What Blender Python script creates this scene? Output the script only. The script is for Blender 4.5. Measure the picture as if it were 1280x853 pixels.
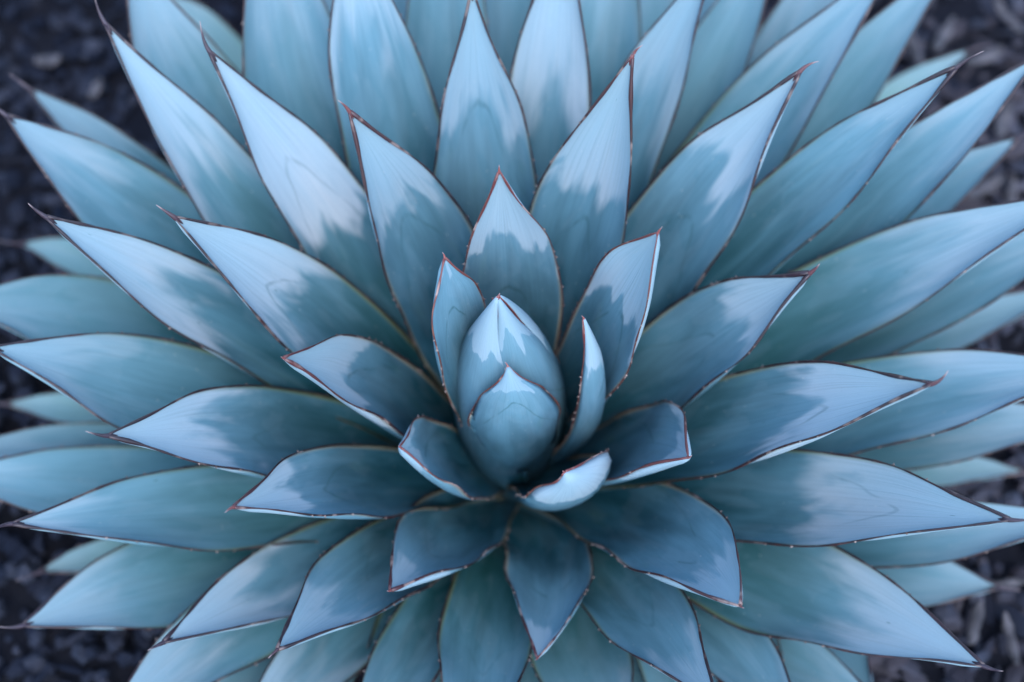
import bpy, bmesh, math, random
import numpy as np
from mathutils import Vector

for ob in list(bpy.data.objects):
    bpy.data.objects.remove(ob, do_unlink=True)
scene = bpy.context.scene
COL = scene.collection
R = math.radians

# ------------------------------------------------------------------ camera
CAM_LOC = (0.0, -0.337, 0.984)
CAM_AIM = (0.0, 0.040, 0.15)
FOCUS = 0.79
cam_data = bpy.data.cameras.new('camera')
cam = bpy.data.objects.new('camera', cam_data)
COL.objects.link(cam)
cam.location = CAM_LOC
cam.rotation_euler = (Vector(CAM_AIM) - Vector(CAM_LOC)).to_track_quat('-Z', 'Y').to_euler()
cam_data.sensor_width = 36
cam_data.lens = 55
cam_data.clip_start = 0.01
cam_data.clip_end = 50
cam_data.dof.use_dof = True
cam_data.dof.focus_distance = FOCUS
cam_data.dof.aperture_fstop = 3.0
scene.camera = cam

# ------------------------------------------------------------------ light
SUN_EL, SUN_AZ = 62, -75          # elevation, compass direction of the sun (deg, from +x towards +y)
world = bpy.data.worlds.new('World')
scene.world = world
world.use_nodes = True
wn = world.node_tree
wn.nodes.clear()
sky = wn.nodes.new('ShaderNodeTexSky')
sky.sky_type = 'NISHITA'
sky.sun_disc = False
sky.sun_elevation = R(SUN_EL)
sky.sun_rotation = R(90 - SUN_AZ)
bg = wn.nodes.new('ShaderNodeBackground')
bg.inputs['Strength'].default_value = 0.15
wo = wn.nodes.new('ShaderNodeOutputWorld')
wn.links.new(sky.outputs[0], bg.inputs['Color'])
wn.links.new(bg.outputs[0], wo.inputs['Surface'])
sun_data = bpy.data.lights.new('sun', 'SUN')
sun_data.energy = 0.5
sun_data.angle = R(40)
sun_data.color = (1.0, 0.97, 0.93)
sun = bpy.data.objects.new('sun', sun_data)
COL.objects.link(sun)
sd = Vector((math.cos(R(SUN_EL)) * math.cos(R(SUN_AZ)), math.cos(R(SUN_EL)) * math.sin(R(SUN_AZ)), math.sin(R(SUN_EL))))
sun.rotation_euler = sd.to_track_quat('Z', 'Y').to_euler()
sun.location = sd * 3

scene.view_settings.view_transform = 'Standard'
scene.view_settings.look = 'None'
scene.view_settings.gamma = 1
scene.view_settings.exposure = 2.25
scene.render.engine = 'CYCLES'
scene.cycles.diffuse_bounces = 1
scene.cycles.glossy_bounces = 2
scene.cycles.max_bounces = 4

# ------------------------------------------------------------------ node helpers
def new_mat(name):
    m = bpy.data.materials.new(name)
    m.use_nodes = True
    m.node_tree.nodes.clear()
    return m

class NT:
    """small expression helper over a node tree"""
    def __init__(self, m):
        self.t = m.node_tree
    def n(self, kind, **kw):
        nd = self.t.nodes.new(kind)
        for k, v in kw.items():
            setattr(nd, k, v)
        return nd
    def set(self, sock, v):
        if isinstance(v, bpy.types.NodeSocket):
            self.t.links.new(v, sock)
        elif isinstance(v, (tuple, list)) and len(v) == 3 and sock.type == 'RGBA':
            sock.default_value = (*v, 1)
        else:
            sock.default_value = v
    def m(self, op, a, b=0.0, c=0.0):
        nd = self.n('ShaderNodeMath', operation=op)
        for s, v in zip(nd.inputs, (a, b, c)):
            self.set(s, v)
        return nd.outputs[0]
    def ss(self, x, lo, hi):
        nd = self.n('ShaderNodeMapRange', interpolation_type='SMOOTHSTEP')
        for i, v in enumerate((x, lo, hi, 0.0, 1.0)):
            self.set(nd.inputs[i], v)
        return nd.outputs[0]
    def mix(self, f, a, b):
        nd = self.n('ShaderNodeMix', data_type='RGBA')
        self.set(nd.inputs[0], f); self.set(nd.inputs[6], a); self.set(nd.inputs[7], b)
        return nd.outputs[2]
    def attr(self, name):
        return self.n('ShaderNodeAttribute', attribute_name=name).outputs['Fac']
    def vec(self, x, y, z):
        nd = self.n('ShaderNodeCombineXYZ')
        for s, v in zip(nd.inputs, (x, y, z)):
            self.set(s, v)
        return nd.outputs[0]
    def noise(self, vec, scale, detail=3.0, rough=0.55, dist=0.0):
        nd = self.n('ShaderNodeTexNoise')
        self.set(nd.inputs['Vector'], vec)
        nd.inputs['Scale'].default_value = scale
        nd.inputs['Detail'].default_value = detail
        nd.inputs['Roughness'].default_value = rough
        nd.inputs['Distortion'].default_value = dist
        return nd.outputs['Fac']
    def out(self, color, rough, spec=0.5, normal=None, **extra):
        p = self.n('ShaderNodeBsdfPrincipled')
        self.set(p.inputs['Base Color'], color)
        self.set(p.inputs['Roughness'], rough)
        self.set(p.inputs['Specular IOR Level'], spec)
        if normal is not None:
            self.t.links.new(normal, p.inputs['Normal'])
        for k, v in extra.items():
            self.set(p.inputs[k.replace('_', ' ')], v)
        o = self.n('ShaderNodeOutputMaterial')
        self.t.links.new(p.outputs[0], o.inputs['Surface'])
        return p

# ------------------------------------------------------------------ materials
def leaf_material():
    mat = new_mat('agave_leaf')
    g = NT(mat)
    uv = g.n('ShaderNodeUVMap', uv_map='uv')
    sx = g.n('ShaderNodeSeparateXYZ')
    g.t.links.new(uv.outputs[0], sx.inputs[0])
    u = sx.outputs[0]                                      # 0 base .. 1 tip
    v = g.m('MULTIPLY_ADD', sx.outputs[1], 2.0, -1.0)      # -1 .. 1 across
    av = g.m('ABSOLUTE', v)
    age, seed, bloom, under = g.attr('age'), g.attr('seed'), g.attr('bloom'), g.attr('under')
    # long soft mottling that follows the blade
    pl = g.vec(g.m('MULTIPLY', u, 2.6), g.m('MULTIPLY', v, 1.1), g.m('MULTIPLY', seed, 37.0))
    mott = g.noise(pl, 1.7, 3.0, 0.55, 0.30)
    fine = g.noise(g.vec(g.m('MULTIPLY', u, 3.0), g.m('MULTIPLY', v, 9.0), g.m('MULTIPLY', seed, 11.0)), 3.0, 3.0, 0.65, 0.0)
    grain = g.noise(g.vec(g.m('MULTIPLY', u, 30.0), g.m('MULTIPLY', v, 16.0), g.m('MULTIPLY', seed, 71.0)), 5.0, 2.0, 0.7)
    blue = g.mix(age, (0.014, 0.066, 0.098), (0.018, 0.082, 0.082))
    teal = g.mix(age, (0.005, 0.036, 0.055), (0.006, 0.052, 0.047))
    base = g.mix(g.ss(mott, 0.36, 0.64), teal, blue)
    base = g.mix(g.m('MULTIPLY', g.ss(fine, 0.45, 0.75), 0.22), base, (0.036, 0.120, 0.165))
    # greener patches where the wax has rubbed off
    rub = g.noise(g.vec(g.m('MULTIPLY', u, 5.0), g.m('MULTIPLY', v, 2.2), g.m('MULTIPLY_ADD', seed, 53.0, 9.0)), 1.3, 3.0, 0.5, 0.4)
    base = g.mix(g.m('MULTIPLY', g.ss(rub, 0.60, 0.74), 0.55), base, (0.017, 0.064, 0.058))
    base = g.mix(g.m('MULTIPLY', g.ss(age, 0.88, 0.98), 0.8), base, (0.15, 0.255, 0.165))
    base = g.mix(g.m('MULTIPLY', g.m('MULTIPLY', g.ss(g.m('FRACT', g.m('MULTIPLY', seed, 5.3)), 0.35, 0.9), age), 0.65), base, (0.020, 0.088, 0.070))
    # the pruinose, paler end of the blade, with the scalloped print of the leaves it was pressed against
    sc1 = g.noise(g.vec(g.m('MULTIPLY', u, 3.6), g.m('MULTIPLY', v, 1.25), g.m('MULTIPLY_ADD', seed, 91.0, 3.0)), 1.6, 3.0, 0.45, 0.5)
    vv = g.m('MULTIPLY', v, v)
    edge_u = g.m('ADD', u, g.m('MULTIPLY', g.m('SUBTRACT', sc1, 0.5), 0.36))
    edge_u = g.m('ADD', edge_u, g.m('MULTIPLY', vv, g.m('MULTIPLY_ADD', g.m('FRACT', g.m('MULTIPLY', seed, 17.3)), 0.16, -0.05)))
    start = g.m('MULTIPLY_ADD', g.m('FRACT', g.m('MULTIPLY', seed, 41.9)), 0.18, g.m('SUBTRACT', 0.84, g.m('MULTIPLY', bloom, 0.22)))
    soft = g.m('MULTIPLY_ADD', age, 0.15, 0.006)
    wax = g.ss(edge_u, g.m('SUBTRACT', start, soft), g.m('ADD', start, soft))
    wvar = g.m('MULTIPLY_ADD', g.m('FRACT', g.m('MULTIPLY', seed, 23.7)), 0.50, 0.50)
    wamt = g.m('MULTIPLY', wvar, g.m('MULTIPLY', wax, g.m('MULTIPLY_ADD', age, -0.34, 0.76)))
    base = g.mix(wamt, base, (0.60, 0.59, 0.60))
    # wider, softer paling towards the end: wax bloom plus painted shade at the base
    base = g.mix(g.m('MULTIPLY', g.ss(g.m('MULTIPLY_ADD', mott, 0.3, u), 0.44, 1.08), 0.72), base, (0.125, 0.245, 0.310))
    # imprint lines: arches that run from the midline to the margins
    def arch(k0, u_at, spread, width, wob):
        w = g.noise(g.vec(g.m('MULTIPLY', u, 3.0), v, g.m('MULTIPLY_ADD', seed, 29.0, k0)), 1.6, 2.0, 0.5)
        c = g.m('ADD', u, g.m('MULTIPLY', g.m('POWER', av, 1.6), spread))
        c = g.m('ADD', c, g.m('MULTIPLY', g.m('SUBTRACT', w, 0.5), wob))
        d = g.m('ABSOLUTE', g.m('SUBTRACT', c, u_at))
        return g.m('SUBTRACT', 1.0, g.ss(d, width * 0.2, width))
    s1 = g.m('MULTIPLY_ADD', g.m('FRACT', g.m('MULTIPLY', seed, 7.7)), 0.22, 0.58)
    s2 = g.m('MULTIPLY_ADD', g.m('FRACT', g.m('MULTIPLY', seed, 3.1)), 0.20, 0.48)
    lines = g.m('MAXIMUM', arch(1.0, s1, 0.34, 0.010, 0.11), g.m('MULTIPLY', arch(5.0, s2, 0.60, 0.009, 0.15), 0.0))
    brk = g.ss(g.noise(g.vec(g.m('MULTIPLY', u, 6.0), g.m('MULTIPLY', v, 2.0), g.m('MULTIPLY_ADD', seed, 13.0, 2.0)), 1.5, 2.0), 0.36, 0.56)
    lamt = g.m('MULTIPLY', g.m('MULTIPLY', lines, brk), g.m('MULTIPLY_ADD', age, -1.2, 0.62))
    lamt = g.m('MAXIMUM', lamt, 0.0)
    base = g.mix(lamt, base, (0.018, 0.062, 0.068))
    # faint dried water marks with crisp outlines, long fibres, small specks
    wm = g.noise(g.vec(g.m('MULTIPLY', u, 5.5), g.m('MULTIPLY', v, 1.6), g.m('MULTIPLY_ADD', seed, 61.0, 7.0)), 1.25, 3.0, 0.5, 0.7)
    base = g.mix(g.m('MULTIPLY', g.ss(wm, 0.520, 0.532), 0.055), base, (0.22, 0.29, 0.34))
    fib = g.noise(g.vec(g.m('MULTIPLY', u, 2.0), g.m('MULTIPLY', v, 34.0), g.m('MULTIPLY', seed, 19.0)), 1.6, 3.0, 0.65)
    base = g.mix(g.m('MULTIPLY', g.ss(fib, 0.48, 0.70), 0.24), base, (0.012, 0.045, 0.056))
    base = g.mix(g.m('MULTIPLY', g.ss(grain, 0.52, 0.72), 0.16), base, (0.075, 0.165, 0.215))
    spk = g.n('ShaderNodeTexVoronoi', feature='F1')
    g.set(spk.inputs['Vector'], g.vec(g.m('MULTIPLY', u, 11.0), g.m('MULTIPLY', v, 4.0), g.m('MULTIPLY', seed, 40.0)))
    spk.inputs['Scale'].default_value = 1.0
    sc = g.n('ShaderNodeSeparateColor')
    g.t.links.new(spk.outputs['Color'], sc.inputs[0])
    spot = g.m('MULTIPLY', g.m('SUBTRACT', 1.0, g.ss(spk.outputs['Distance'], 0.035, 0.075)), g.m('GREATER_THAN', sc.outputs[0], 0.86))
    base = g.mix(g.m('MULTIPLY', spot, 0.7), base, (0.035, 0.085, 0.085))
    dst = g.n('ShaderNodeTexVoronoi', feature='F1')
    g.set(dst.inputs['Vector'], g.vec(g.m('MULTIPLY', u, 52.0), g.m('MULTIPLY', v, 13.0), g.m('MULTIPLY', seed, 23.0)))
    dst.inputs['Scale'].default_value = 1.0
    dc = g.n('ShaderNodeSeparateColor')
    g.t.links.new(dst.outputs['Color'], dc.inputs[0])
    dust = g.m('MULTIPLY', g.m('SUBTRACT', 1.0, g.ss(dst.outputs['Distance'], 0.06, 0.16)), g.m('GREATER_THAN', dc.outputs[1], 0.90))
    base = g.mix(g.m('MULTIPLY', dust, 0.45), base, (0.36, 0.38, 0.36))
    # underside: same skin, paler and more even
    base = g.mix(g.m('MULTIPLY', under, 0.12), base, (0.13, 0.225, 0.275))
    # yellow-green line just inside the horny margin
    yel = g.m('MULTIPLY', g.ss(av, g.m('MULTIPLY_ADD', age, -0.06, 0.92), 0.985), g.m('MULTIPLY_ADD', g.ss(u, 0.92, 0.40), 0.80, 0.10))
    yel = g.m('MULTIPLY', yel, g.m('MAXIMUM', g.ss(age, 0.025, 0.05), g.ss(u, 0.5, 0.6)))
    base = g.mix(yel, base, g.mix(g.ss(age, 0.10, 0.30), (0.24, 0.22, 0.15), (0.10, 0.125, 0.045)))
    rough = g.m('MULTIPLY_ADD', wax, 0.14, g.m('MULTIPLY_ADD', mott, 0.12, 0.36))
    bmp = g.n('ShaderNodeBump')
    bmp.inputs['Strength'].default_value = 0.22
    bmp.inputs['Distance'].default_value = 0.0012
    h = g.m('ADD', g.m('MULTIPLY', fine, 0.45), g.m('MULTIPLY', fib, 0.30))
    g.t.links.new(h, bmp.inputs['Height'])
    g.out(base, rough, 0.06, bmp.outputs[0])
    return mat

def margin_material():
    mat = new_mat('leaf_margin')
    g = NT(mat)
    u, age, seed = g.attr('u'), g.attr('age'), g.attr('seed')
    geo = g.n('ShaderNodeNewGeometry')
    nz = g.noise(geo.outputs['Position'], 160.0, 3.0, 0.6)
    young = g.mix(g.ss(nz, 0.35, 0.65), (0.050, 0.010, 0.010), (0.11, 0.036, 0.022))
    old = g.mix(g.ss(nz, 0.38, 0.66), (0.009, 0.0025, 0.004), (0.028, 0.007, 0.008))
    c = g.mix(g.ss(age, 0.04, 0.16), young, old)
    # green and unhardened towards the base, purple-black towards the spine
    c = g.mix(g.m('MULTIPLY', g.ss(g.m('MULTIPLY_ADD', nz, 0.12, u), 0.62, 0.34), g.m('MULTIPLY_ADD', age, 0.6, 0.3)), c, (0.055, 0.065, 0.020))
    c = g.mix(g.m('MULTIPLY', g.ss(u, 0.80, 0.97), 0.75), c, g.mix(g.ss(age, 0.02, 0.22), (0.13, 0.030, 0.030), (0.012, 0.006, 0.012)))
    # chafed, pale bits
    nz2 = g.noise(geo.outputs['Position'], 70.0, 2.0, 0.5)
    c = g.mix(g.m('MULTIPLY', g.ss(nz2, 0.57, 0.66), g.m('MULTIPLY_ADD', g.ss(age, 0.05, 0.3), -0.55, 0.75)), c, (0.26, 0.20, 0.18))
    g.out(c, 0.42, 0.5)
    return mat

def spine_material():
    mat = new_mat('leaf_spine')
    g = NT(mat)
    u, age = g.attr('u'), g.attr('age')
    geo = g.n('ShaderNodeNewGeometry')
    nz = g.noise(geo.outputs['Position'], 220.0, 3.0, 0.6)
    c = g.mix(g.ss(age, 0.03, 0.30), (0.20, 0.06, 0.055), g.mix(nz, (0.010, 0.006, 0.012), (0.05, 0.034, 0.05)))
    c = g.mix(g.m('MULTIPLY', g.ss(u, 0.60, 1.0), g.m('MULTIPLY_ADD', age, -0.5, 0.85)), c, (0.34, 0.27, 0.27))
    g.out(c, 0.4, 0.5)
    return mat

def plain(name, col, col2, scale, rough=0.6):
    mat = new_mat(name)
    g = NT(mat)
    geo = g.n('ShaderNodeNewGeometry')
    nz = g.noise(geo.outputs['Position'], scale, 4.0, 0.6)
    g.out(g.mix(g.ss(nz, 0.35, 0.65), col, col2), rough, 0.4)
    return mat

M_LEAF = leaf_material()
M_MARGIN = margin_material()
M_SPINE = spine_material()
M_TOOTH = plain('leaf_tooth', (0.07, 0.045, 0.04), (0.20, 0.16, 0.145), 300.0, 0.5)

# ------------------------------------------------------------------ mesh helpers
def mesh_object(name, verts, faces, mat, parent=None, uv=None, attrs=None, smooth=True):
    me = bpy.data.meshes.new(name)
    me.from_pydata([tuple(map(float, p)) for p in verts], [], [tuple(map(int, f)) for f in faces])
    for k, a in (attrs or {}).items():
        at = me.attributes.new(k, 'FLOAT', 'POINT')
        at.data.foreach_set('value', np.asarray(a, dtype=np.float32) if np.ndim(a) else np.full(len(verts), a, dtype=np.float32))
    if uv is not None:
        lay = me.uv_layers.new(name='uv')
        idx = np.zeros(len(me.loops), dtype=np.int32)
        me.loops.foreach_get('vertex_index', idx)
        lay.data.foreach_set('uv', np.asarray(uv, dtype=np.float32)[idx].ravel())
    if smooth:
        me.polygons.foreach_set('use_smooth', np.ones(len(me.polygons), dtype=bool))
    me.materials.append(mat)
    me.update()
    ob = bpy.data.objects.new(name, me)
    COL.objects.link(ob)
    if parent is not None:
        ob.parent = parent
    return ob

def tube(path, radii, sides=6):
    path = np.asarray(path, float)
    tan = np.gradient(path, axis=0)
    tan /= np.linalg.norm(tan, axis=1)[:, None] + 1e-12
    ref = np.array([0.31, 0.17, 0.93])
    vs, fs = [], []
    for i, (p, t, r) in enumerate(zip(path, tan, radii)):
        a = np.cross(t, ref); a /= np.linalg.norm(a) + 1e-12
        b = np.cross(t, a)
        for k in range(sides):
            q = 2 * math.pi * k / sides
            vs.append(p + r * (math.cos(q) * a + math.sin(q) * b))
        if i:
            o = (i - 1) * sides
            for k in range(sides):
                k2 = (k + 1) % sides
                fs.append((o + k, o + k2, o + sides + k2, o + sides + k))
    fs.append(tuple(range(sides))[::-1])
    n = len(path) - 1
    fs.append(tuple(n * sides + k for k in range(sides)))
    return vs, fs

# === LEAF GEOMETRY
def leaf_center(L, t):
    """centre line: quadratic curve base - middle - tip"""
    B, M, T = (np.array(L[k], float) for k in ('B', 'M', 'T'))
    tm = L['tm']
    K = (M - (1 - tm) ** 2 * B - tm ** 2 * T) / (2 * tm * (1 - tm))
    t = np.asarray(t, float)[:, None]
    C = (1 - t) ** 2 * B + 2 * t * (1 - t) * K + t ** 2 * T
    D = 2 * (1 - t) * (K - B) + 2 * t * (T - K)
    return C, D

def leaf_profile(L, t):
    """half arc width along the blade, as a fraction of its greatest"""
    t = np.asarray(t, float)
    tx = L.get('tx', 0.54)
    s = np.clip((t - tx) / (1 - tx), 0, 1)
    e = np.clip((s - 0.5) / 0.45, 0, 1)
    up = (1 - s ** L.get('p', 2.25)) * (1 - L.get('q', 0.2) * e * e * (3 - 2 * e))
    k = np.clip(t / tx, 0, 1)
    nb = L.get('neck', 0.58)
    lo = nb + (1 - nb) * (k * k * (3 - 2 * k))
    return np.where(t < tx, lo, up)

def leaf_fold(L, t):
    """half angle of the gutter: flat-ish blade, more folded towards the spine"""
    t = np.asarray(t, float)
    a, b = L.get('phi', 0.45), L.get('phit', 0.95)
    k = np.clip((t - 0.45) / 0.55, 0, 1)
    return a + (b - a) * k ** 1.6

def leaf_surface(L, t, v):
    """points (len(t), len(v), 3) of the upper face, and the normals N used to thicken it"""
    t, v = np.asarray(t, float), np.asarray(v, float)
    C, D = leaf_center(L, t)
    Tn = D / np.linalg.norm(D, axis=1)[:, None]
    az, roll = math.radians(L['az']), math.radians(L.get('roll', 0.0)) + math.radians(L.get('twist', 0.0)) * (t - 0.5)
    S0 = np.array([-math.sin(az), math.cos(az), 0.0])
    S = S0 - (Tn @ S0)[:, None] * Tn
    S /= np.linalg.norm(S, axis=1)[:, None]
    N = np.cross(Tn, S)
    c, s = np.cos(roll)[:, None], np.sin(roll)[:, None]
    S, N = c * S + s * N, c * N - s * S
    w = L['w'] * leaf_profile(L, t) + 0.0006
    ph = leaf_fold(L, t)
    rad = w / ph
    ang = ph[:, None] * v[None, :]
    x = rad[:, None] * np.sin(ang)
    y = rad[:, None] * (1 - np.cos(ang))
    P = C[:, None, :] + x[..., None] * S[:, None, :] + y[..., None] * N[:, None, :]
    Nn = np.cos(ang)[..., None] * N[:, None, :] - np.sin(ang)[..., None] * S[:, None, :]
    return P, Nn, w
# === END

def build_leaf(L, i, parent):
    rng = np.random.default_rng(1000 + i)
    nt, nv, nb = 56, 17, 11
    t = np.linspace(0, 1, nt) ** 0.92
    v = np.sin(np.linspace(-1, 1, nv) * math.pi / 2 * 0.88) / math.sin(math.pi / 2 * 0.88)
    P, Nn, w = leaf_surface(L, t, v)
    # slight unevenness of the blade and of its outline
    ph1, ph2, ph3 = rng.uniform(0, 6.28, 3)
    ripple = 0.030 * w[:, None] * np.sin(t[:, None] * 9 + v[None, :] * 1.3 + ph1) + 0.022 * w[:, None] * np.sin(t[:, None] * 17 + ph2 - v[None, :] * 2.1)
    edge = 0.045 * w[:, None] * (np.abs(v)[None, :] ** 4) * np.sin(t[:, None] * 23 + ph3 + 2.5 * np.sign(v)[None, :])
    P = P + Nn * (ripple + edge)[..., None]
    th0 = L.get('thick', 1.0) * (0.0022 + 0.0100 * (1 - t) ** 1.6 + 0.0035 * np.clip(1 - t, 0, 1) ** 0.5)
    vb = np.linspace(-1, 1, nb + 2)[1:-1]
    Pb, Nb, _ = leaf_surface(L, t, vb)
    th = np.minimum(th0, 0.55 * w + 0.0004)[:, None] * (1 - np.abs(vb)[None, :] ** 2.2) ** 0.75
    Pb = Pb - Nb * th[..., None]
    ring = nv + nb
    verts = np.concatenate([P, Pb[:, ::-1]], axis=1).reshape(-1, 3)
    under = np.tile(np.concatenate([np.zeros(nv), np.ones(nb)]), nt)
    uvs = np.stack([np.repeat(t, ring), np.tile(0.5 + 0.5 * np.concatenate([v, vb[::-1]]), nt)], axis=1)
    faces = []
    for a in range(nt - 1):
        for k in range(ring):
            k2 = (k + 1) % ring
            faces.append((a * ring + k, (a + 1) * ring + k, (a + 1) * ring + k2, a * ring + k2))
    faces.append(tuple(range(ring)))
    faces.append(tuple((nt - 1) * ring + k for k in range(ring))[::-1])
    seed = float(rng.random())
    at = dict(age=L['age'], seed=seed, bloom=L.get('bloom', 0.6))
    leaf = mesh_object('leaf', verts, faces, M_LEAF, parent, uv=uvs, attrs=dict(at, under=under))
    # horny margin along both edges
    C, D = leaf_center(L, t)
    for side in (0, nv - 1):
        path = P[:, side].copy()
        j = rng.normal(0, 1, nt)
        j = np.convolve(j, [0.25, 0.5, 0.25], 'same')
        rr = 0.00050 * L.get('rim', 1.0) * (1.1 if 0.15 < L['age'] < 0.7 else 1.0) * (0.55 + 0.45 * np.clip(t / 0.3, 0, 1) + 0.6 * np.clip((t - 0.82) / 0.15, 0, 1)) * (1 + 0.42 * j)
        rr = np.clip(rr, 0.0003, None)
        if L['age'] < 0.03:
            rr = rr * np.clip((t - 0.40) / 0.15, 0.05, 1)        # the wrapped heart leaves have no margin low down
        vs, fs = tube(path, rr, 6)
        mesh_object('margin', vs, fs, M_MARGIN, leaf, attrs=dict(u=np.repeat(t, 6), age=L['age'], seed=seed))
    # terminal spine
    tip = C[-1]
    d = D[-1] / np.linalg.norm(D[-1])
    up = Nn[-1, nv // 2]
    sl = L.get('spine', 0.013)
    bend = rng.normal(0, 0.18, 3) + np.array(L.get('hook', (0, 0, 0)), float)
    m = 12
    back = min(0.007, 0.55 * sl)
    q = np.linspace(-back / sl, 1, m)
    sp = tip + d * (q * sl)[:, None] + (np.clip(q, 0, 1) ** 2 * sl)[:, None] * bend - up * (0.0004 * np.clip(-q, 0, 1))[:, None]
    vs, fs = tube(sp, np.interp(q, [-back / sl, -0.1, 0.05, 0.45, 1], [0.0004, 0.0014, 0.0013, 0.0008, 0.00012]) * min(1.0, 0.28 + 0.72 * sl / 0.012), 7)
    mesh_object('spine', vs, fs, M_SPINE, leaf, attrs=dict(u=np.repeat(np.clip(q, 0, 1), 7), age=L['age']))
    # small teeth, too fine to pick apart singly
    tv, tf = [], []
    tt = 0.30 if L['age'] > 0.03 else 1.0
    while tt < 0.86:
        for side in (0, nv - 1):
            if rng.random() < 0.45:
                continue
            a = tt + rng.uniform(-0.012, 0.012)
            k = int(np.argmin(np.abs(t - a)))
            p = P[k, side]
            out = P[k, side] - P[k, nv // 2]
            out = out / (np.linalg.norm(out) + 1e-9)
            hgt = rng.uniform(0.0004, 0.0012)
            bs = rng.uniform(0.0005, 0.0008)
            along = D[k] / np.linalg.norm(D[k])
            nn = np.cross(out, along)
            o = len(tv)
            for ang in range(5):
                q2 = 6.2832 * ang / 5
                tv.append(p + bs * (math.cos(q2) * along * 1.3 + math.sin(q2) * nn) + out * 0.0003)
            tv.append(p + out * (hgt + 0.0007) + along * rng.uniform(-0.0003, 0.0009) + nn * rng.uniform(0, 0.0006))
            for ang in range(5):
                tf.append((o + ang, o + (ang + 1) % 5, o + 5))
        tt += rng.uniform(0.028, 0.055)
    if tv:
        te = mesh_object('teeth', tv, tf, M_TOOTH, leaf, smooth=True)
        te['kind'] = 'stuff'
    return leaf

# ------------------------------------------------------------------ ground
def ground_material():
    mat = new_mat('dark_soil')
    g = NT(mat)
    geo = g.n('ShaderNodeNewGeometry')
    nz = g.noise(geo.outputs['Position'], 45.0, 6.0, 0.65)
    bmp = g.n('ShaderNodeBump')
    bmp.inputs['Strength'].default_value = 0.8
    bmp.inputs['Distance'].default_value = 0.01
    g.t.links.new(nz, bmp.inputs['Height'])
    g.out(g.mix(nz, (0.003, 0.0045, 0.008), (0.012, 0.013, 0.018)), 0.95, 0.05, bmp.outputs[0])
    return mat

def chip_material():
    mat = new_mat('mulch_chips')
    g = NT(mat)
    tone, warm = g.attr('tone'), g.attr('warm')
    geo = g.n('ShaderNodeNewGeometry')
    nz = g.noise(geo.outputs['Position'], 120.0, 4.0, 0.6)
    dark = g.mix(warm, (0.005, 0.008, 0.016), (0.020, 0.016, 0.019))
    pale = g.mix(warm, (0.060, 0.068, 0.092), (0.13, 0.115, 0.125))
    c = g.mix(g.m('MULTIPLY', tone, g.m('MULTIPLY_ADD', nz, 0.8, 0.6)), dark, pale)
    g.out(c, 0.9, 0.08)
    return mat

def build_ground():
    n = 60
    xs = np.linspace(-2.5, 2.5, n)
    X, Y = np.meshgrid(xs, xs)
    Z = 0.006 * np.sin(X * 9 + 1) * np.cos(Y * 8) + 0.004 * np.sin(X * 23 - Y * 17)
    verts = np.stack([X.ravel(), Y.ravel(), Z.ravel()], 1)
    faces = [(a * n + b, a * n + b + 1, (a + 1) * n + b + 1, (a + 1) * n + b) for a in range(n - 1) for b in range(n - 1)]
    o = mesh_object('ground', verts, faces, ground_material())
    o['kind'] = 'structure'
    o['label'] = 'dark soil of the planting bed under the agave'

ICO_V, ICO_F = None, None
def ico():
    global ICO_V, ICO_F
    if ICO_V is None:
        bm = bmesh.new()
        bmesh.ops.create_icosphere(bm, subdivisions=1, radius=1)
        bm.verts.ensure_lookup_table()
        ICO_V = np.array([v.co[:] for v in bm.verts])
        ICO_F = np.array([[v.index for v in f.verts] for f in bm.faces])
        bm.free()
    return ICO_V, ICO_F

def rot(rng, flat=0.5):
    a, b, c = rng.uniform(0, 6.28), rng.normal(0, flat), rng.normal(0, flat)
    ca, sa, cb, sb, cc, sc = math.cos(a), math.sin(a), math.cos(b), math.sin(b), math.cos(c), math.sin(c)
    return np.array([[ca, -sa, 0], [sa, ca, 0], [0, 0, 1]]) @ np.array([[1, 0, 0], [0, cb, -sb], [0, sb, cb]]) @ np.array([[cc, 0, sc], [0, 1, 0], [-sc, 0, cc]])

def build_mulch():
    rng = np.random.default_rng(5)
    V, F = ico()
    vs, fs, tone, warm = [], [], [], []
    cnt = 0
    for k in range(17000):
        r = math.sqrt(rng.uniform(0.16 ** 2, 0.85 ** 2))
        a = rng.uniform(0, 6.2832)
        x, y = r * math.cos(a), r * math.sin(a)
        right = 1 / (1 + math.exp(-(x - 0.05) * 14))       # coarser, greyer litter on one side of the bed
        sliver = rng.random() < 0.12 + 0.50 * right
        s = rng.uniform(0.0035, 0.0082) * (1.25 if sliver else 1.0)
        sc = np.array([s * rng.uniform(1.3, 2.6), s * rng.uniform(0.45, 0.8), s * rng.uniform(0.18, 0.4)]) if sliver else s * rng.uniform(0.6, 1.25, 3)
        p = V * (1 + rng.normal(0, 0.16, (len(V), 1))) * sc
        p = p @ rot(rng, 0.35).T + np.array([x, y, rng.uniform(0.002, 0.016)])
        vs.append(p); fs.append(F + cnt); cnt += len(V)
        tn = 0.75 * rng.beta(1.0, 5.0) + 0.32 * right * rng.random() ** 1.2
        tone.append(np.full(len(V), min(1, tn))); warm.append(np.full(len(V), rng.random() * (0.10 + 0.55 * right)))
    o = mesh_object('mulch', np.concatenate(vs), np.concatenate(fs), chip_material(), attrs=dict(tone=np.concatenate(tone), warm=np.concatenate(warm)), smooth=False)
    o['kind'] = 'stuff'
    o['label'] = 'dark stony mulch covering the bed around the agave'
    o['category'] = 'mulch'

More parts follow.
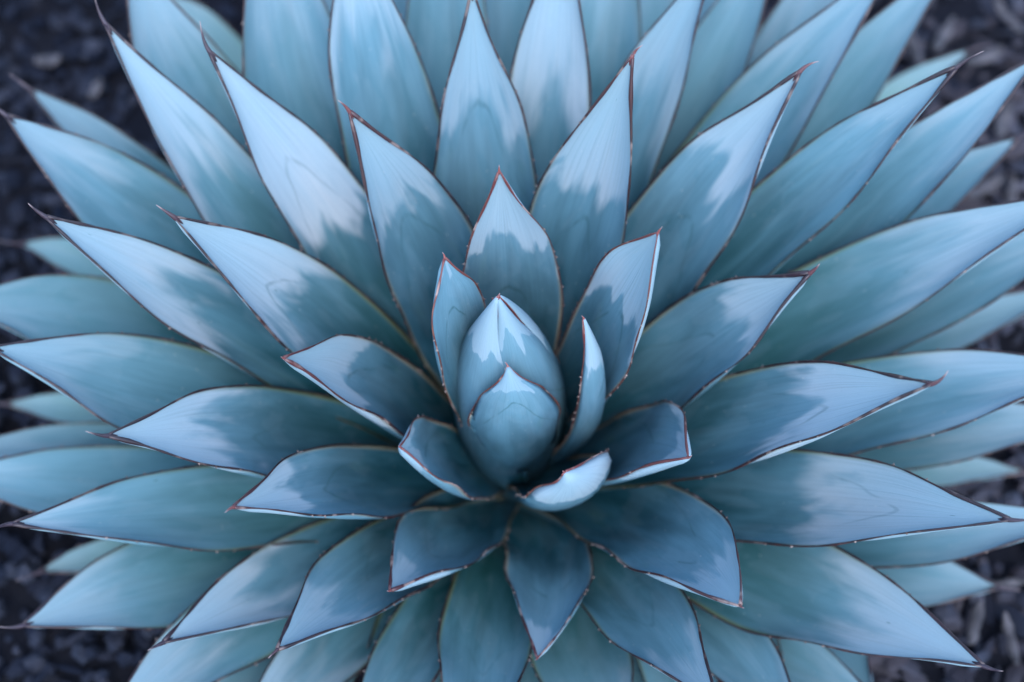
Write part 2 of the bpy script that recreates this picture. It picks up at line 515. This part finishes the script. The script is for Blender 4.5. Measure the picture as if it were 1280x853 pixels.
def build_chips():
    rng = np.random.default_rng(11)
    V, F = ico()
    mat = plain('weathered_bark', (0.020, 0.020, 0.025), (0.068, 0.064, 0.072), 90.0, 0.8)
    for (x, y, l, w, ang) in CHIPS:
        bm = bmesh.new()
        n = 9
        vs = []
        fs = []
        for a in range(n):
            u = a / (n - 1) * 2 - 1
            ww = w * (1 - 0.55 * abs(u) ** 3) * (1 + rng.normal(0, 0.10))
            z = 0.10 * l * u * u + rng.normal(0, 0.0006)
            for (dy, dz) in ((-1, 0.2), (-0.4, 0.75), (0.45, 0.7), (1, 0.1), (0.4, -0.6), (-0.5, -0.5)):
                vs.append((u * l * 0.5, dy * ww * 0.5, z + dz * 0.004))
            if a:
                for k in range(6):
                    k2 = (k + 1) % 6
                    fs.append(((a - 1) * 6 + k, (a - 1) * 6 + k2, a * 6 + k2, a * 6 + k))
        fs.append((5, 4, 3, 2, 1, 0)); fs.append(tuple((n - 1) * 6 + k for k in range(6)))
        bm.free()
        o = mesh_object('bark_chip', vs, fs, mat, smooth=False)
        o.location = (x, y, 0.018)
        o.rotation_euler = (rng.normal(0, 0.15), rng.normal(0, 0.12), R(ang))
        o['label'] = 'long pale weathered bark chip lying on the dark mulch'
        o['category'] = 'bark chip'
        o['group'] = 'bark chips lying on the mulch'

# ------------------------------------------------------------------ data (metres, rosette axis = z)
LEAVES = [
    dict(B=(0.0051, 0.0061, 0.0300), M=(0.0122, 0.0146, 0.1850), T=(-0.0092, 0.0057, 0.2770), az=50, tm=0.57, w=0.036, age=0, phi=1.4, phit=1.5, p=1.5, q=0.25, tx=0.5, neck=0.75, thick=0.4, spine=0.003, rim=0.7, bloom=0.6),
    dict(B=(0.0042, -0.0068, 0.0300), M=(0.0139, -0.0222, 0.1850), T=(-0.0066, 0.0024, 0.2840), az=-58, tm=0.57, w=0.04, age=0, phi=1.4, phit=1.5, p=1.5, q=0.25, tx=0.5, neck=0.75, thick=0.4, spine=0.003, rim=0.7, bloom=0.6),
    dict(B=(0.0021, 0.0077, 0.0300), M=(0.0063, 0.0234, 0.1850), T=(-0.0062, 0.0037, 0.2840), az=75, tm=0.57, w=0.041, age=0, phi=1.4, phit=1.5, p=1.5, q=0.25, tx=0.5, neck=0.75, thick=0.4, spine=0.003, rim=0.7, bloom=0.6),
    dict(B=(-0.0075, -0.0027, 0.0300), M=(-0.0280, -0.0102, 0.1850), T=(-0.0072, 0.0027, 0.2850), az=200, tm=0.57, w=0.046, age=0, phi=1.4, phit=1.5, p=1.5, q=0.25, tx=0.5, neck=0.75, thick=0.4, spine=0.003, rim=0.7, bloom=0.6),
    dict(B=(0.0004, -0.0060, 0.0300), M=(0.0025, -0.0354, 0.1980), T=(-0.0020, -0.0219, 0.2550), az=-86, tm=0.57, w=0.0268, age=0.02, phi=0.8, phit=1, p=1.6, q=0.35, tx=0.55, neck=0.4, thick=0.4, spine=0.003, rim=0.7, bloom=0.6),
    dict(T=(-0.0338, 0.0246, 0.2850), az=143.9, w=0.02045, tm=0.75, phi=0.35, phit=0.5, q=0.3, tx=0.66, age=0.06, bloom=0.1, rim=0.8, spine=0.004, B=(-0.0018, 0.0009, 0.0401), M=(-0.0307, 0.0088, 0.2500)),
    dict(T=(0.0365, 0.0003, 0.2650), az=5, w=0.012, tm=0.75, roll=-25, phi=1.2, phit=1.3, q=0.3, age=0.06, bloom=0.9, rim=0.8, spine=0.003, B=(0.0006, 0.0001, 0.0414), M=(0.0445, -0.0115, 0.2150)),
    dict(T=(0.0272, -0.0669, 0.2220), az=-62, w=0.0297, tm=0.75, phi=0.8, phit=1, q=0.3, age=0.06, bloom=0.7, rim=0.8, spine=0.003, B=(0.0019, -0.0037, 0.0450), M=(0.0349, -0.0659, 0.1950)),
    dict(T=(-0.0581, -0.0529, 0.2220), az=-155, w=0.02592, tm=0.75, phi=0.5, phit=0.9, q=0.3, age=0.08, bloom=0.3, rim=0.8, spine=0.003, B=(-0.0043, -0.0020, 0.0400), M=(-0.0485, -0.0488, 0.1950)),
    dict(T=(-0.0064, 0.0642, 0.3028), az=95.72, w=0.02898, tm=0.749, phi=0.45, phit=0.8, q=0.36, tx=0.6, neck=0.5, age=0.08, bloom=0.7, rim=0.8, spine=0.005, B=(-0.0003, 0.0047, 0.0374), M=(-0.0027, 0.0555, 0.2351)),
    dict(T=(0.0713, 0.0265, 0.3078), az=20.39, w=0.02669, tm=0.75, phi=0.38, phit=0.62, p=2.6, q=0.3, tx=0.62, neck=0.7, age=0.08, bloom=0.6, rim=0.8, spine=0.005, B=(0.0051, 0.0019, 0.0368), M=(0.0610, 0.0190, 0.2502)),
    dict(T=(0.0895, -0.0633, 0.2349), az=-35.28, w=0.03086, tm=0.75, phi=0.5, phit=1.1, p=2.4, q=0.1, tx=0.62, age=0.1, bloom=0.4, spine=0.006, B=(0.0087, -0.0038, 0.0325), M=(0.0792, -0.0423, 0.1854)),
    dict(T=(-0.1130, -0.0255, 0.2741), az=-167.3, w=0.02919, tm=0.6751, phi=0.7, q=0.3, age=0.12, bloom=0.6, spine=0.004, phit=1, B=(-0.0086, -0.0011, 0.0334), M=(-0.0844, -0.0074, 0.1951)),
    dict(T=(-0.0635, -0.1192, 0.1864), az=-118, w=0.02915, tm=0.576, phi=0.75, p=2, q=0.2, age=0.14, bloom=0.6, spine=0.005, phit=1, B=(-0.0067, -0.0111, 0.0285), M=(-0.0389, -0.0738, 0.1194)),
    dict(T=(0.0135, -0.1496, 0.1653), az=-84.86, w=0.02697, tm=0.5675, phi=0.75, p=2, q=0.15, age=0.14, bloom=0.4, spine=0.004, phit=1, B=(0.0039, -0.0141, 0.0263), M=(0.0218, -0.0896, 0.1060)),
    dict(T=(0.1108, -0.1409, 0.2381), az=-51.81, w=0.03029, tm=0.6921, phi=0.6, p=3, q=0.1, age=0.15, bloom=0.9, spine=0.005, phit=1, B=(0.0095, -0.0089, 0.0285), M=(0.0917, -0.0945, 0.1721)),
    dict(T=(-0.1355, -0.0969, 0.2566), az=-144.4, w=0.02686, tm=0.7159, phi=0.6, p=2.1, q=0.25, age=0.15, bloom=0.6, spine=0.008, phit=1, B=(-0.0103, -0.0059, 0.0299), M=(-0.1068, -0.0678, 0.1900)),
    dict(T=(-0.0831, 0.0994, 0.3031), az=129.9, w=0.03076, tm=0.7165, phi=0.5, q=0.3, age=0.16, bloom=0.5, spine=0.01, phit=1, B=(-0.0053, 0.0069, 0.0334), M=(-0.0584, 0.0816, 0.2249)),
    dict(T=(0.0600, 0.1147, 0.3292), az=62.37, w=0.02954, tm=0.7429, phi=0.5, q=0.3, age=0.16, bloom=0.8, spine=0.01, phit=1, B=(0.0036, 0.0072, 0.0341), M=(0.0454, 0.0938, 0.2511)),
    dict(T=(0.1499, 0.1262, 0.2995), az=40.09, w=0.03168, tm=0.7208, phi=0.5, q=0.3, age=0.2, bloom=0.9, spine=0.012, phit=1, B=(0.0086, 0.0080, 0.0300), M=(0.1112, 0.1000, 0.2212)),
    dict(T=(0.1536, 0.0274, 0.2625), az=10.12, w=0.03086, tm=0.7363, phi=0.6, q=0.3, tx=0.6, neck=0.34, age=0.2, bloom=0.9, spine=0.012, phit=1, B=(0.0091, 0.0065, 0.0307), M=(0.1195, 0.0235, 0.1989)),
    dict(T=(0.2013, -0.0469, 0.2924), az=-13.11, w=0.03113, tm=0.7313, phi=0.55, q=0.3, age=0.22, bloom=1, spine=0.012, phit=1, B=(0.0122, -0.0020, 0.0293), M=(0.1563, -0.0319, 0.2182)),
    dict(T=(0.2434, -0.1015, 0.2507), az=-22.63, w=0.03064, tm=0.7216, phi=0.5, q=0.22, age=0.3, bloom=0.9, spine=0.012, phit=1, B=(0.0143, -0.0053, 0.0255), M=(0.1847, -0.0734, 0.1836)),
    dict(T=(-0.1700, 0.0441, 0.2920), az=165.5, w=0.03057, tm=0.7378, phi=0.5, q=0.22, age=0.25, bloom=0.8, spine=0.013, phit=1, B=(-0.0106, 0.0036, 0.0307), M=(-0.1316, 0.0399, 0.2207)),
    dict(T=(-0.1587, 0.1396, 0.2983), az=138.7, w=0.02755, tm=0.712, phi=0.5, q=0.22, age=0.28, bloom=1, spine=0.015, phit=1, B=(-0.0090, 0.0085, 0.0293), M=(-0.1174, 0.1070, 0.2175)),
    dict(T=(-0.0211, 0.1708, 0.3092), az=97.03, w=0.03134, tm=0.7438, phi=0.45, q=0.3, age=0.22, bloom=1, spine=0.012, phit=1, B=(-0.0014, 0.0105, 0.0314), M=(-0.0182, 0.1350, 0.2350)),
    dict(T=(-0.2009, -0.0595, 0.2557), az=-163.5, w=0.03164, tm=0.7408, phi=0.5, q=0.22, age=0.3, bloom=0.8, spine=0.012, phit=1, B=(-0.0133, -0.0026, 0.0278), M=(-0.1593, -0.0367, 0.1935)),
    dict(T=(-0.1174, -0.1549, 0.2062), az=-127.2, w=0.02674, tm=0.7076, phi=0.5, q=0.22, age=0.25, bloom=0.9, spine=0.008, phit=1, B=(-0.0094, -0.0113, 0.0263), M=(-0.0902, -0.1129, 0.1511)),
    dict(T=(0.1012, -0.1814, 0.2029), az=-60.84, w=0.02649, tm=0.6475, phi=0.5, q=0.22, age=0.3, bloom=0.6, spine=0.01, phit=1, B=(0.0080, -0.0129, 0.0255), M=(0.0727, -0.1219, 0.1382)),
    dict(T=(-0.0201, -0.2102, 0.1766), az=-95.48, w=0.02658, tm=0.5868, phi=0.45, q=0.22, age=0.35, bloom=0.5, spine=0.012, phit=1, B=(-0.0019, -0.0161, 0.0240), M=(-0.0150, -0.1307, 0.1123)),
    dict(T=(-0.2382, 0.0503, 0.2808), az=168.1, w=0.02395, tm=0.75, phi=0.5, q=0.22, age=0.4, bloom=0.7, spine=0.016, phit=1, B=(-0.0135, 0.0032, 0.0274), M=(-0.1965, 0.0434, 0.2231)),
    dict(T=(-0.2729, -0.0020, 0.2343), az=-179.6, w=0.03331, tm=0.75, phi=0.45, q=0.22, age=0.5, bloom=0.4, spine=0.016, phit=1, B=(-0.0159, 0.0002, 0.0245), M=(-0.2241, -0.0003, 0.1846)),
    dict(T=(-0.2595, -0.0890, 0.2052), az=-161.1, w=0.02748, tm=0.7434, phi=0.45, q=0.22, age=0.5, bloom=0.5, spine=0.016, phit=1, B=(-0.0159, -0.0051, 0.0232), M=(-0.2008, -0.0681, 0.1534)),
    dict(T=(-0.1813, -0.1443, 0.1769), az=-141.5, w=0.02511, tm=0.7438, phi=0.45, q=0.22, age=0.45, bloom=0.7, spine=0.012, phit=1, B=(-0.0134, -0.0099, 0.0232), M=(-0.1427, -0.1092, 0.1335)),
    dict(T=(-0.2185, 0.1648, 0.2879), az=143, w=0.02631, tm=0.7168, phi=0.5, q=0.22, age=0.45, bloom=0.8, spine=0.018, phit=1, B=(-0.0119, 0.0083, 0.0266), M=(-0.1697, 0.1156, 0.2097)),
    dict(T=(-0.2838, 0.1400, 0.2358), az=153.7, w=0.03016, tm=0.75, phi=0.45, q=0.22, age=0.55, bloom=0.6, spine=0.018, phit=1, B=(-0.0148, 0.0075, 0.0233), M=(-0.2426, 0.1200, 0.1917)),
    dict(T=(-0.0902, 0.2270, 0.3168), az=111.7, w=0.03175, tm=0.7417, phi=0.45, q=0.22, age=0.45, bloom=0.7, spine=0.014, phit=1, B=(-0.0053, 0.0118, 0.0286), M=(-0.0792, 0.1735, 0.2382)),
    dict(T=(0.0279, 0.2230, 0.3151), az=82.86, w=0.0262, tm=0.7094, phi=0.45, q=0.22, age=0.45, bloom=0.7, spine=0.014, phit=1, B=(0.0016, 0.0123, 0.0293), M=(0.0223, 0.1666, 0.2285)),
    dict(T=(0.1121, 0.2120, 0.2887), az=62.13, w=0.02425, tm=0.708, phi=0.45, q=0.22, age=0.5, bloom=0.5, spine=0.014, phit=1, B=(0.0057, 0.0123, 0.0278), M=(0.0758, 0.1618, 0.2089)),
    dict(T=(0.2307, 0.1272, 0.3017), az=28.87, w=0.02433, tm=0.75, phi=0.55, q=0.22, age=0.45, bloom=0.9, spine=0.018, phit=1, B=(0.0118, 0.0072, 0.0274), M=(0.1861, 0.1105, 0.2375)),
    dict(T=(0.2176, 0.2251, 0.2651), az=45.96, w=0.02955, tm=0.7487, phi=0.45, q=0.22, age=0.6, bloom=0.5, spine=0.014, phit=1, B=(0.0105, 0.0119, 0.0245), M=(0.1628, 0.1817, 0.1988)),
    dict(T=(0.2895, 0.1588, 0.2669), az=28.74, w=0.02486, tm=0.75, phi=0.5, q=0.22, age=0.6, bloom=0.5, spine=0.016, phit=1, B=(0.0141, 0.0078, 0.0241), M=(0.2369, 0.1284, 0.2082)),
    dict(T=(0.3003, 0.0756, 0.2628), az=14.13, w=0.02967, tm=0.7293, phi=0.5, q=0.22, age=0.55, bloom=0.5, spine=0.016, phit=1, B=(0.0152, 0.0046, 0.0245), M=(0.2260, 0.0654, 0.1927)),
    dict(T=(0.3169, -0.0076, 0.2260), az=-1.371, w=0.03023, tm=0.7, phi=0.5, q=0.22, age=0.6, bloom=0.4, spine=0.016, phit=1, B=(0.0168, 0.0002, 0.0229), M=(0.2309, -0.0013, 0.1596)),
    dict(T=(0.2405, -0.1596, 0.1893), az=-33.57, w=0.0339, tm=0.7291, phi=0.45, q=0.22, age=0.5, bloom=0.9, spine=0.014, phit=1, B=(0.0147, -0.0092, 0.0220), M=(0.1836, -0.1185, 0.1389)),
    dict(T=(0.0592, -0.2021, 0.1382), az=-73.68, w=0.02906, tm=0.7024, phi=0.45, q=0.22, age=0.5, bloom=0.4, phit=1, B=(0.0051, -0.0168, 0.0216), M=(0.0439, -0.1486, 0.1006)),
    dict(T=(-0.0881, -0.2030, 0.1443), az=-113.5, w=0.02128, tm=0.5828, phi=0.45, q=0.22, age=0.5, bloom=0.5, phit=1, B=(-0.0070, -0.0160, 0.0216), M=(-0.0539, -0.1262, 0.0915)),
    dict(T=(0.1561, -0.1907, 0.1445), az=-50.69, w=0.02364, tm=0.6501, phi=0.45, q=0.22, age=0.6, bloom=0.4, phit=1, B=(0.0127, -0.0126, 0.0209), M=(0.1183, -0.1210, 0.0987)),
    dict(T=(-0.2978, 0.2015, 0.1709), az=145.9, w=0.0171, tm=0.75, phi=0.4, q=0.22, age=0.8, bloom=0.5, spine=0.016, phit=1, B=(-0.0151, 0.0106, 0.0196), M=(-0.2571, 0.1788, 0.1384)),
    dict(T=(-0.2260, 0.2511, 0.2392), az=132, w=0.03488, tm=0.75, phi=0.45, q=0.22, age=0.7, bloom=0.7, phit=1, B=(-0.0119, 0.0119, 0.0229), M=(-0.2010, 0.1993, 0.1907)),
    dict(T=(-0.1411, 0.2728, 0.2830), az=117.3, w=0.03689, tm=0.7127, phi=0.45, q=0.22, age=0.65, bloom=0.6, phit=1, B=(-0.0085, 0.0127, 0.0253), M=(-0.1292, 0.1911, 0.2055)),
    dict(T=(-0.0370, 0.2998, 0.2789), az=97.04, w=0.02938, tm=0.7153, phi=0.4, q=0.22, age=0.7, bloom=0.4, phit=1, B=(-0.0027, 0.0151, 0.0253), M=(-0.0401, 0.2222, 0.2020)),
    dict(T=(0.0613, 0.3030, 0.2620), az=78.57, w=0.02787, tm=0.7049, phi=0.4, q=0.22, age=0.75, bloom=0.4, phit=1, B=(0.0038, 0.0154, 0.0245), M=(0.0543, 0.2206, 0.1870)),
    dict(T=(0.1657, 0.2848, 0.2341), az=59.81, w=0.0253, tm=0.693, phi=0.4, q=0.22, age=0.75, bloom=0.3, phit=1, B=(0.0083, 0.0147, 0.0229), M=(0.1178, 0.2063, 0.1635)),
    dict(T=(0.2726, 0.2700, 0.2229), az=44.72, w=0.02479, tm=0.7382, phi=0.4, q=0.22, age=0.75, bloom=0.4, phit=1, B=(0.0125, 0.0125, 0.0212), M=(0.2075, 0.2062, 0.1622)),
    dict(T=(0.3092, 0.1681, 0.1675), az=28.53, w=0.0222, tm=0.75, phi=0.4, q=0.22, age=0.8, bloom=0.4, phit=1, B=(0.0160, 0.0092, 0.0196), M=(0.2626, 0.1485, 0.1343)),
    dict(T=(0.3517, 0.0988, 0.2132), az=15.69, w=0.02382, tm=0.6883, phi=0.4, q=0.22, age=0.7, bloom=0.4, phit=1, B=(0.0170, 0.0048, 0.0212), M=(0.2513, 0.0694, 0.1469)),
    dict(T=(0.3559, 0.0956, 0.1187), az=15.04, w=0.01834, tm=0.75, phi=0.4, q=0.22, age=0.85, bloom=0.4, phit=1, B=(0.0186, 0.0052, 0.0171), M=(0.2759, 0.0754, 0.0853)),
    dict(T=(0.3457, -0.0093, 0.1559), az=-1.545, w=0.02386, tm=0.6786, phi=0.4, q=0.22, age=0.8, bloom=0.3, phit=1, B=(0.0186, -0.0001, 0.0192), M=(0.2434, -0.0031, 0.1057)),
    dict(T=(0.3281, -0.0661, 0.1549), az=-11.39, w=0.02335, tm=0.6965, phi=0.4, q=0.22, age=0.7, bloom=0.5, phit=1, B=(0.0179, -0.0049, 0.0193), M=(0.2340, -0.0654, 0.1079)),
    dict(T=(0.2915, -0.0864, 0.0719), az=-16.52, w=0.029, tm=0.75, phi=0.4, q=0.22, age=0.85, bloom=0.5, phit=1, B=(0.0188, -0.0057, 0.0155), M=(0.2377, -0.0748, 0.0527)),
    dict(T=(0.3258, -0.0054, 0.0498), az=-0.9423, w=0.01602, tm=0.75, phi=0.4, q=0.22, age=1, bloom=0.5, phit=1, B=(0.0199, 0.0002, 0.0141), M=(0.2722, 0.0020, 0.0344)),
    dict(T=(-0.3216, 0.0525, 0.1742), az=170.7, w=0.03151, tm=0.75, phi=0.4, q=0.22, age=0.7, bloom=0.6, phit=1, B=(-0.0176, 0.0041, 0.0204), M=(-0.2717, 0.0599, 0.1402)),
    dict(T=(-0.3308, -0.0395, 0.1459), az=-173.2, w=0.02832, tm=0.75, phi=0.4, q=0.22, age=0.75, bloom=0.5, phit=1, B=(-0.0185, -0.0024, 0.0190), M=(-0.2628, -0.0365, 0.1096)),
    dict(T=(-0.3341, -0.0106, 0.1073), az=-178.2, w=0.01933, tm=0.75, phi=0.4, q=0.22, age=0.8, bloom=0.5, phit=1, B=(-0.0193, -0.0001, 0.0170), M=(-0.2755, -0.0027, 0.0814)),
    dict(T=(-0.2702, -0.1244, 0.1325), az=-155.3, w=0.03114, tm=0.75, phi=0.4, q=0.22, age=0.75, bloom=0.6, phit=1, B=(-0.0172, -0.0074, 0.0190), M=(-0.2252, -0.1002, 0.1032)),
    dict(T=(-0.2220, -0.1851, 0.1363), az=-140.2, w=0.02783, tm=0.7048, phi=0.4, q=0.22, age=0.7, bloom=0.6, phit=1, B=(-0.0150, -0.0108, 0.0193), M=(-0.1709, -0.1261, 0.0969)),
    dict(T=(-0.1515, -0.1948, 0.1192), az=-127.9, w=0.02401, tm=0.6585, phi=0.4, q=0.22, age=0.75, bloom=0.5, phit=1, B=(-0.0121, -0.0141, 0.0193), M=(-0.1102, -0.1304, 0.0816)),
    dict(T=(0.2138, -0.1704, 0.1035), az=-38.56, w=0.02283, tm=0.7353, phi=0.4, q=0.22, age=0.8, bloom=0.4, phit=1, B=(0.0150, -0.0119, 0.0178), M=(0.1621, -0.1306, 0.0752)),
    dict(T=(-0.2404, 0.3204, 0.1086), az=126.9, w=0.01555, tm=0.75, phi=0.4, q=0.22, age=1, bloom=0.4, phit=1, B=(-0.0111, 0.0160, 0.0163), M=(-0.2100, 0.3013, 0.0873)),
    dict(T=(-0.3254, 0.1478, 0.0675), az=155.6, w=0.01557, tm=0.75, phi=0.4, q=0.22, age=1, bloom=0.5, phit=1, B=(-0.0177, 0.0089, 0.0148), M=(-0.2895, 0.1444, 0.0511)),
    dict(T=(-0.3268, 0.0408, 0.0502), az=172.9, w=0.01344, tm=0.75, phi=0.4, q=0.22, age=1, bloom=0.5, phit=1, B=(-0.0197, 0.0030, 0.0141), M=(-0.2869, 0.0426, 0.0357)),
    dict(T=(-0.2909, -0.0695, 0.0468), az=-166.6, w=0.012, tm=0.75, phi=0.4, q=0.22, age=1, bloom=0.5, phit=1, B=(-0.0194, -0.0041, 0.0141), M=(-0.2609, -0.0566, 0.0340)),
    dict(T=(0.3137, 0.2836, 0.0938), az=42.12, w=0.01568, tm=0.75, phi=0.4, q=0.22, age=1, bloom=0.5, phit=1, B=(0.0141, 0.0137, 0.0155), M=(0.2672, 0.2595, 0.0711)),
    dict(T=(-0.0859, 0.3447, 0.2077), az=104, w=0.02822, tm=0.7396, phi=0.4, q=0.22, age=0.78, bloom=0.3, phit=1, B=(-0.0047, 0.0171, 0.0212), M=(-0.0723, 0.2619, 0.1522)),
    dict(T=(0.0000, 0.3569, 0.2086), az=90, w=0.02694, tm=0.716, phi=0.4, q=0.22, age=0.78, bloom=0.3, phit=1, B=(-0.0003, 0.0177, 0.0212), M=(-0.0051, 0.2646, 0.1486)),
    dict(T=(0.1052, 0.3462, 0.1911), az=73.09, w=0.02887, tm=0.7436, phi=0.4, q=0.22, age=0.78, bloom=0.3, phit=1, B=(0.0056, 0.0172, 0.0204), M=(0.0862, 0.2641, 0.1399)),
    dict(T=(0.1456, 0.3502, 0.1789), az=67.43, w=0.02954, tm=0.75, phi=0.4, q=0.22, age=0.78, bloom=0.3, phit=1, B=(0.0084, 0.0164, 0.0196), M=(0.1390, 0.2702, 0.1351)),
    dict(T=(0.2132, 0.3201, 0.1916), az=56.33, w=0.02674, tm=0.75, phi=0.4, q=0.22, age=0.78, bloom=0.3, phit=1, B=(0.0106, 0.0149, 0.0200), M=(0.1808, 0.2533, 0.1460)),
    dict(T=(-0.1304, 0.3437, 0.1940), az=110.8, w=0.02905, tm=0.75, phi=0.4, q=0.22, age=0.78, bloom=0.3, phit=1, B=(-0.0076, 0.0164, 0.0204), M=(-0.1219, 0.2609, 0.1444)),
    dict(T=(-0.0567, -0.2136, 0.1034), az=-104.9, w=0.02444, tm=0.596, phi=0.4, q=0.22, age=0.78, bloom=0.3, phit=1, B=(-0.0082, -0.0168, 0.0190), M=(-0.0615, -0.1298, 0.0681)),
    dict(T=(0.0219, -0.2169, 0.0968), az=-84.22, w=0.02396, tm=0.5639, phi=0.4, q=0.22, age=0.78, bloom=0.3, phit=1, B=(0.0035, -0.0185, 0.0186), M=(0.0238, -0.1303, 0.0609)),
    dict(T=(0.0966, -0.2068, 0.1006), az=-64.96, w=0.02451, tm=0.6166, phi=0.4, q=0.22, age=0.78, bloom=0.3, phit=1, B=(0.0117, -0.0147, 0.0186), M=(0.0949, -0.1226, 0.0682)),
    dict(T=(0.1437, -0.1895, 0.0868), az=-52.81, w=0.0238, tm=0.6827, phi=0.4, q=0.22, age=0.78, bloom=0.3, phit=1, B=(0.0148, -0.0123, 0.0174), M=(0.1361, -0.1163, 0.0631)),
    dict(T=(-0.1202, -0.1988, 0.0908), az=-121.2, w=0.02329, tm=0.6504, phi=0.4, q=0.22, age=0.78, bloom=0.3, phit=1, B=(-0.0127, -0.0143, 0.0178), M=(-0.1073, -0.1235, 0.0630)),
    dict(T=(-0.1948, -0.1799, 0.0826), az=-137.3, w=0.02185, tm=0.686, phi=0.4, q=0.22, age=0.78, bloom=0.3, phit=1, B=(-0.0150, -0.0123, 0.0166), M=(-0.1462, -0.1214, 0.0571)),
    dict(T=(0.0706, -0.2122, 0.0934), az=-71.59, w=0.02446, tm=0.615, phi=0.4, q=0.22, age=0.78, bloom=0.3, phit=1, B=(0.0095, -0.0164, 0.0182), M=(0.0736, -0.1309, 0.0631)),
    dict(T=(0.2096, -0.1501, 0.0691), az=-35.61, w=0.02645, tm=0.75, phi=0.4, q=0.22, age=0.78, bloom=0.3, phit=1, B=(0.0167, -0.0102, 0.0159), M=(0.1901, -0.1187, 0.0541)),
]
CHIPS = [
    (0.320, 0.347, 0.035, 0.008, 60),
    (0.348, 0.329, 0.028, 0.010, 20),
    (0.298, 0.336, 0.035, 0.007, 100),
    (0.355, 0.274, 0.030, 0.009, 70),
    (0.334, 0.218, 0.032, 0.009, 30),
    (0.352, 0.208, 0.035, 0.007, 80),
    (0.370, 0.365, 0.035, 0.008, 120),
    (0.308, -0.069, 0.040, 0.005, 5),
    (0.290, -0.095, 0.028, 0.008, 70),
    (0.311, -0.105, 0.032, 0.007, 95),
    (-0.342, 0.326, 0.018, 0.010, 10),
    (-0.304, 0.301, 0.016, 0.008, 70),
]


# ------------------------------------------------------------------ build
build_ground()
plant = bpy.data.objects.new('agave_plant', None)
COL.objects.link(plant)
plant['label'] = 'large blue-grey agave rosette with thin red leaf margins growing in dark mulch'
plant['category'] = 'agave'
plant.empty_display_size = 0.05
M_STEM = plain('agave_stem', (0.03, 0.05, 0.05), (0.06, 0.08, 0.07), 60.0, 0.7)
zs = np.linspace(-0.03, 0.026, 12)
vs, fs = tube([(0.0006 * math.sin(k), 0.0005 * math.cos(k), z) for k, z in enumerate(zs)], np.interp(zs, [-0.03, 0.0, 0.015, 0.026], [0.026, 0.030, 0.028, 0.016]), 18)
mesh_object('stem', vs, fs, M_STEM, plant)
for i, L in enumerate(LEAVES):
    build_leaf(L, i, plant)
build_mulch()
build_chips()
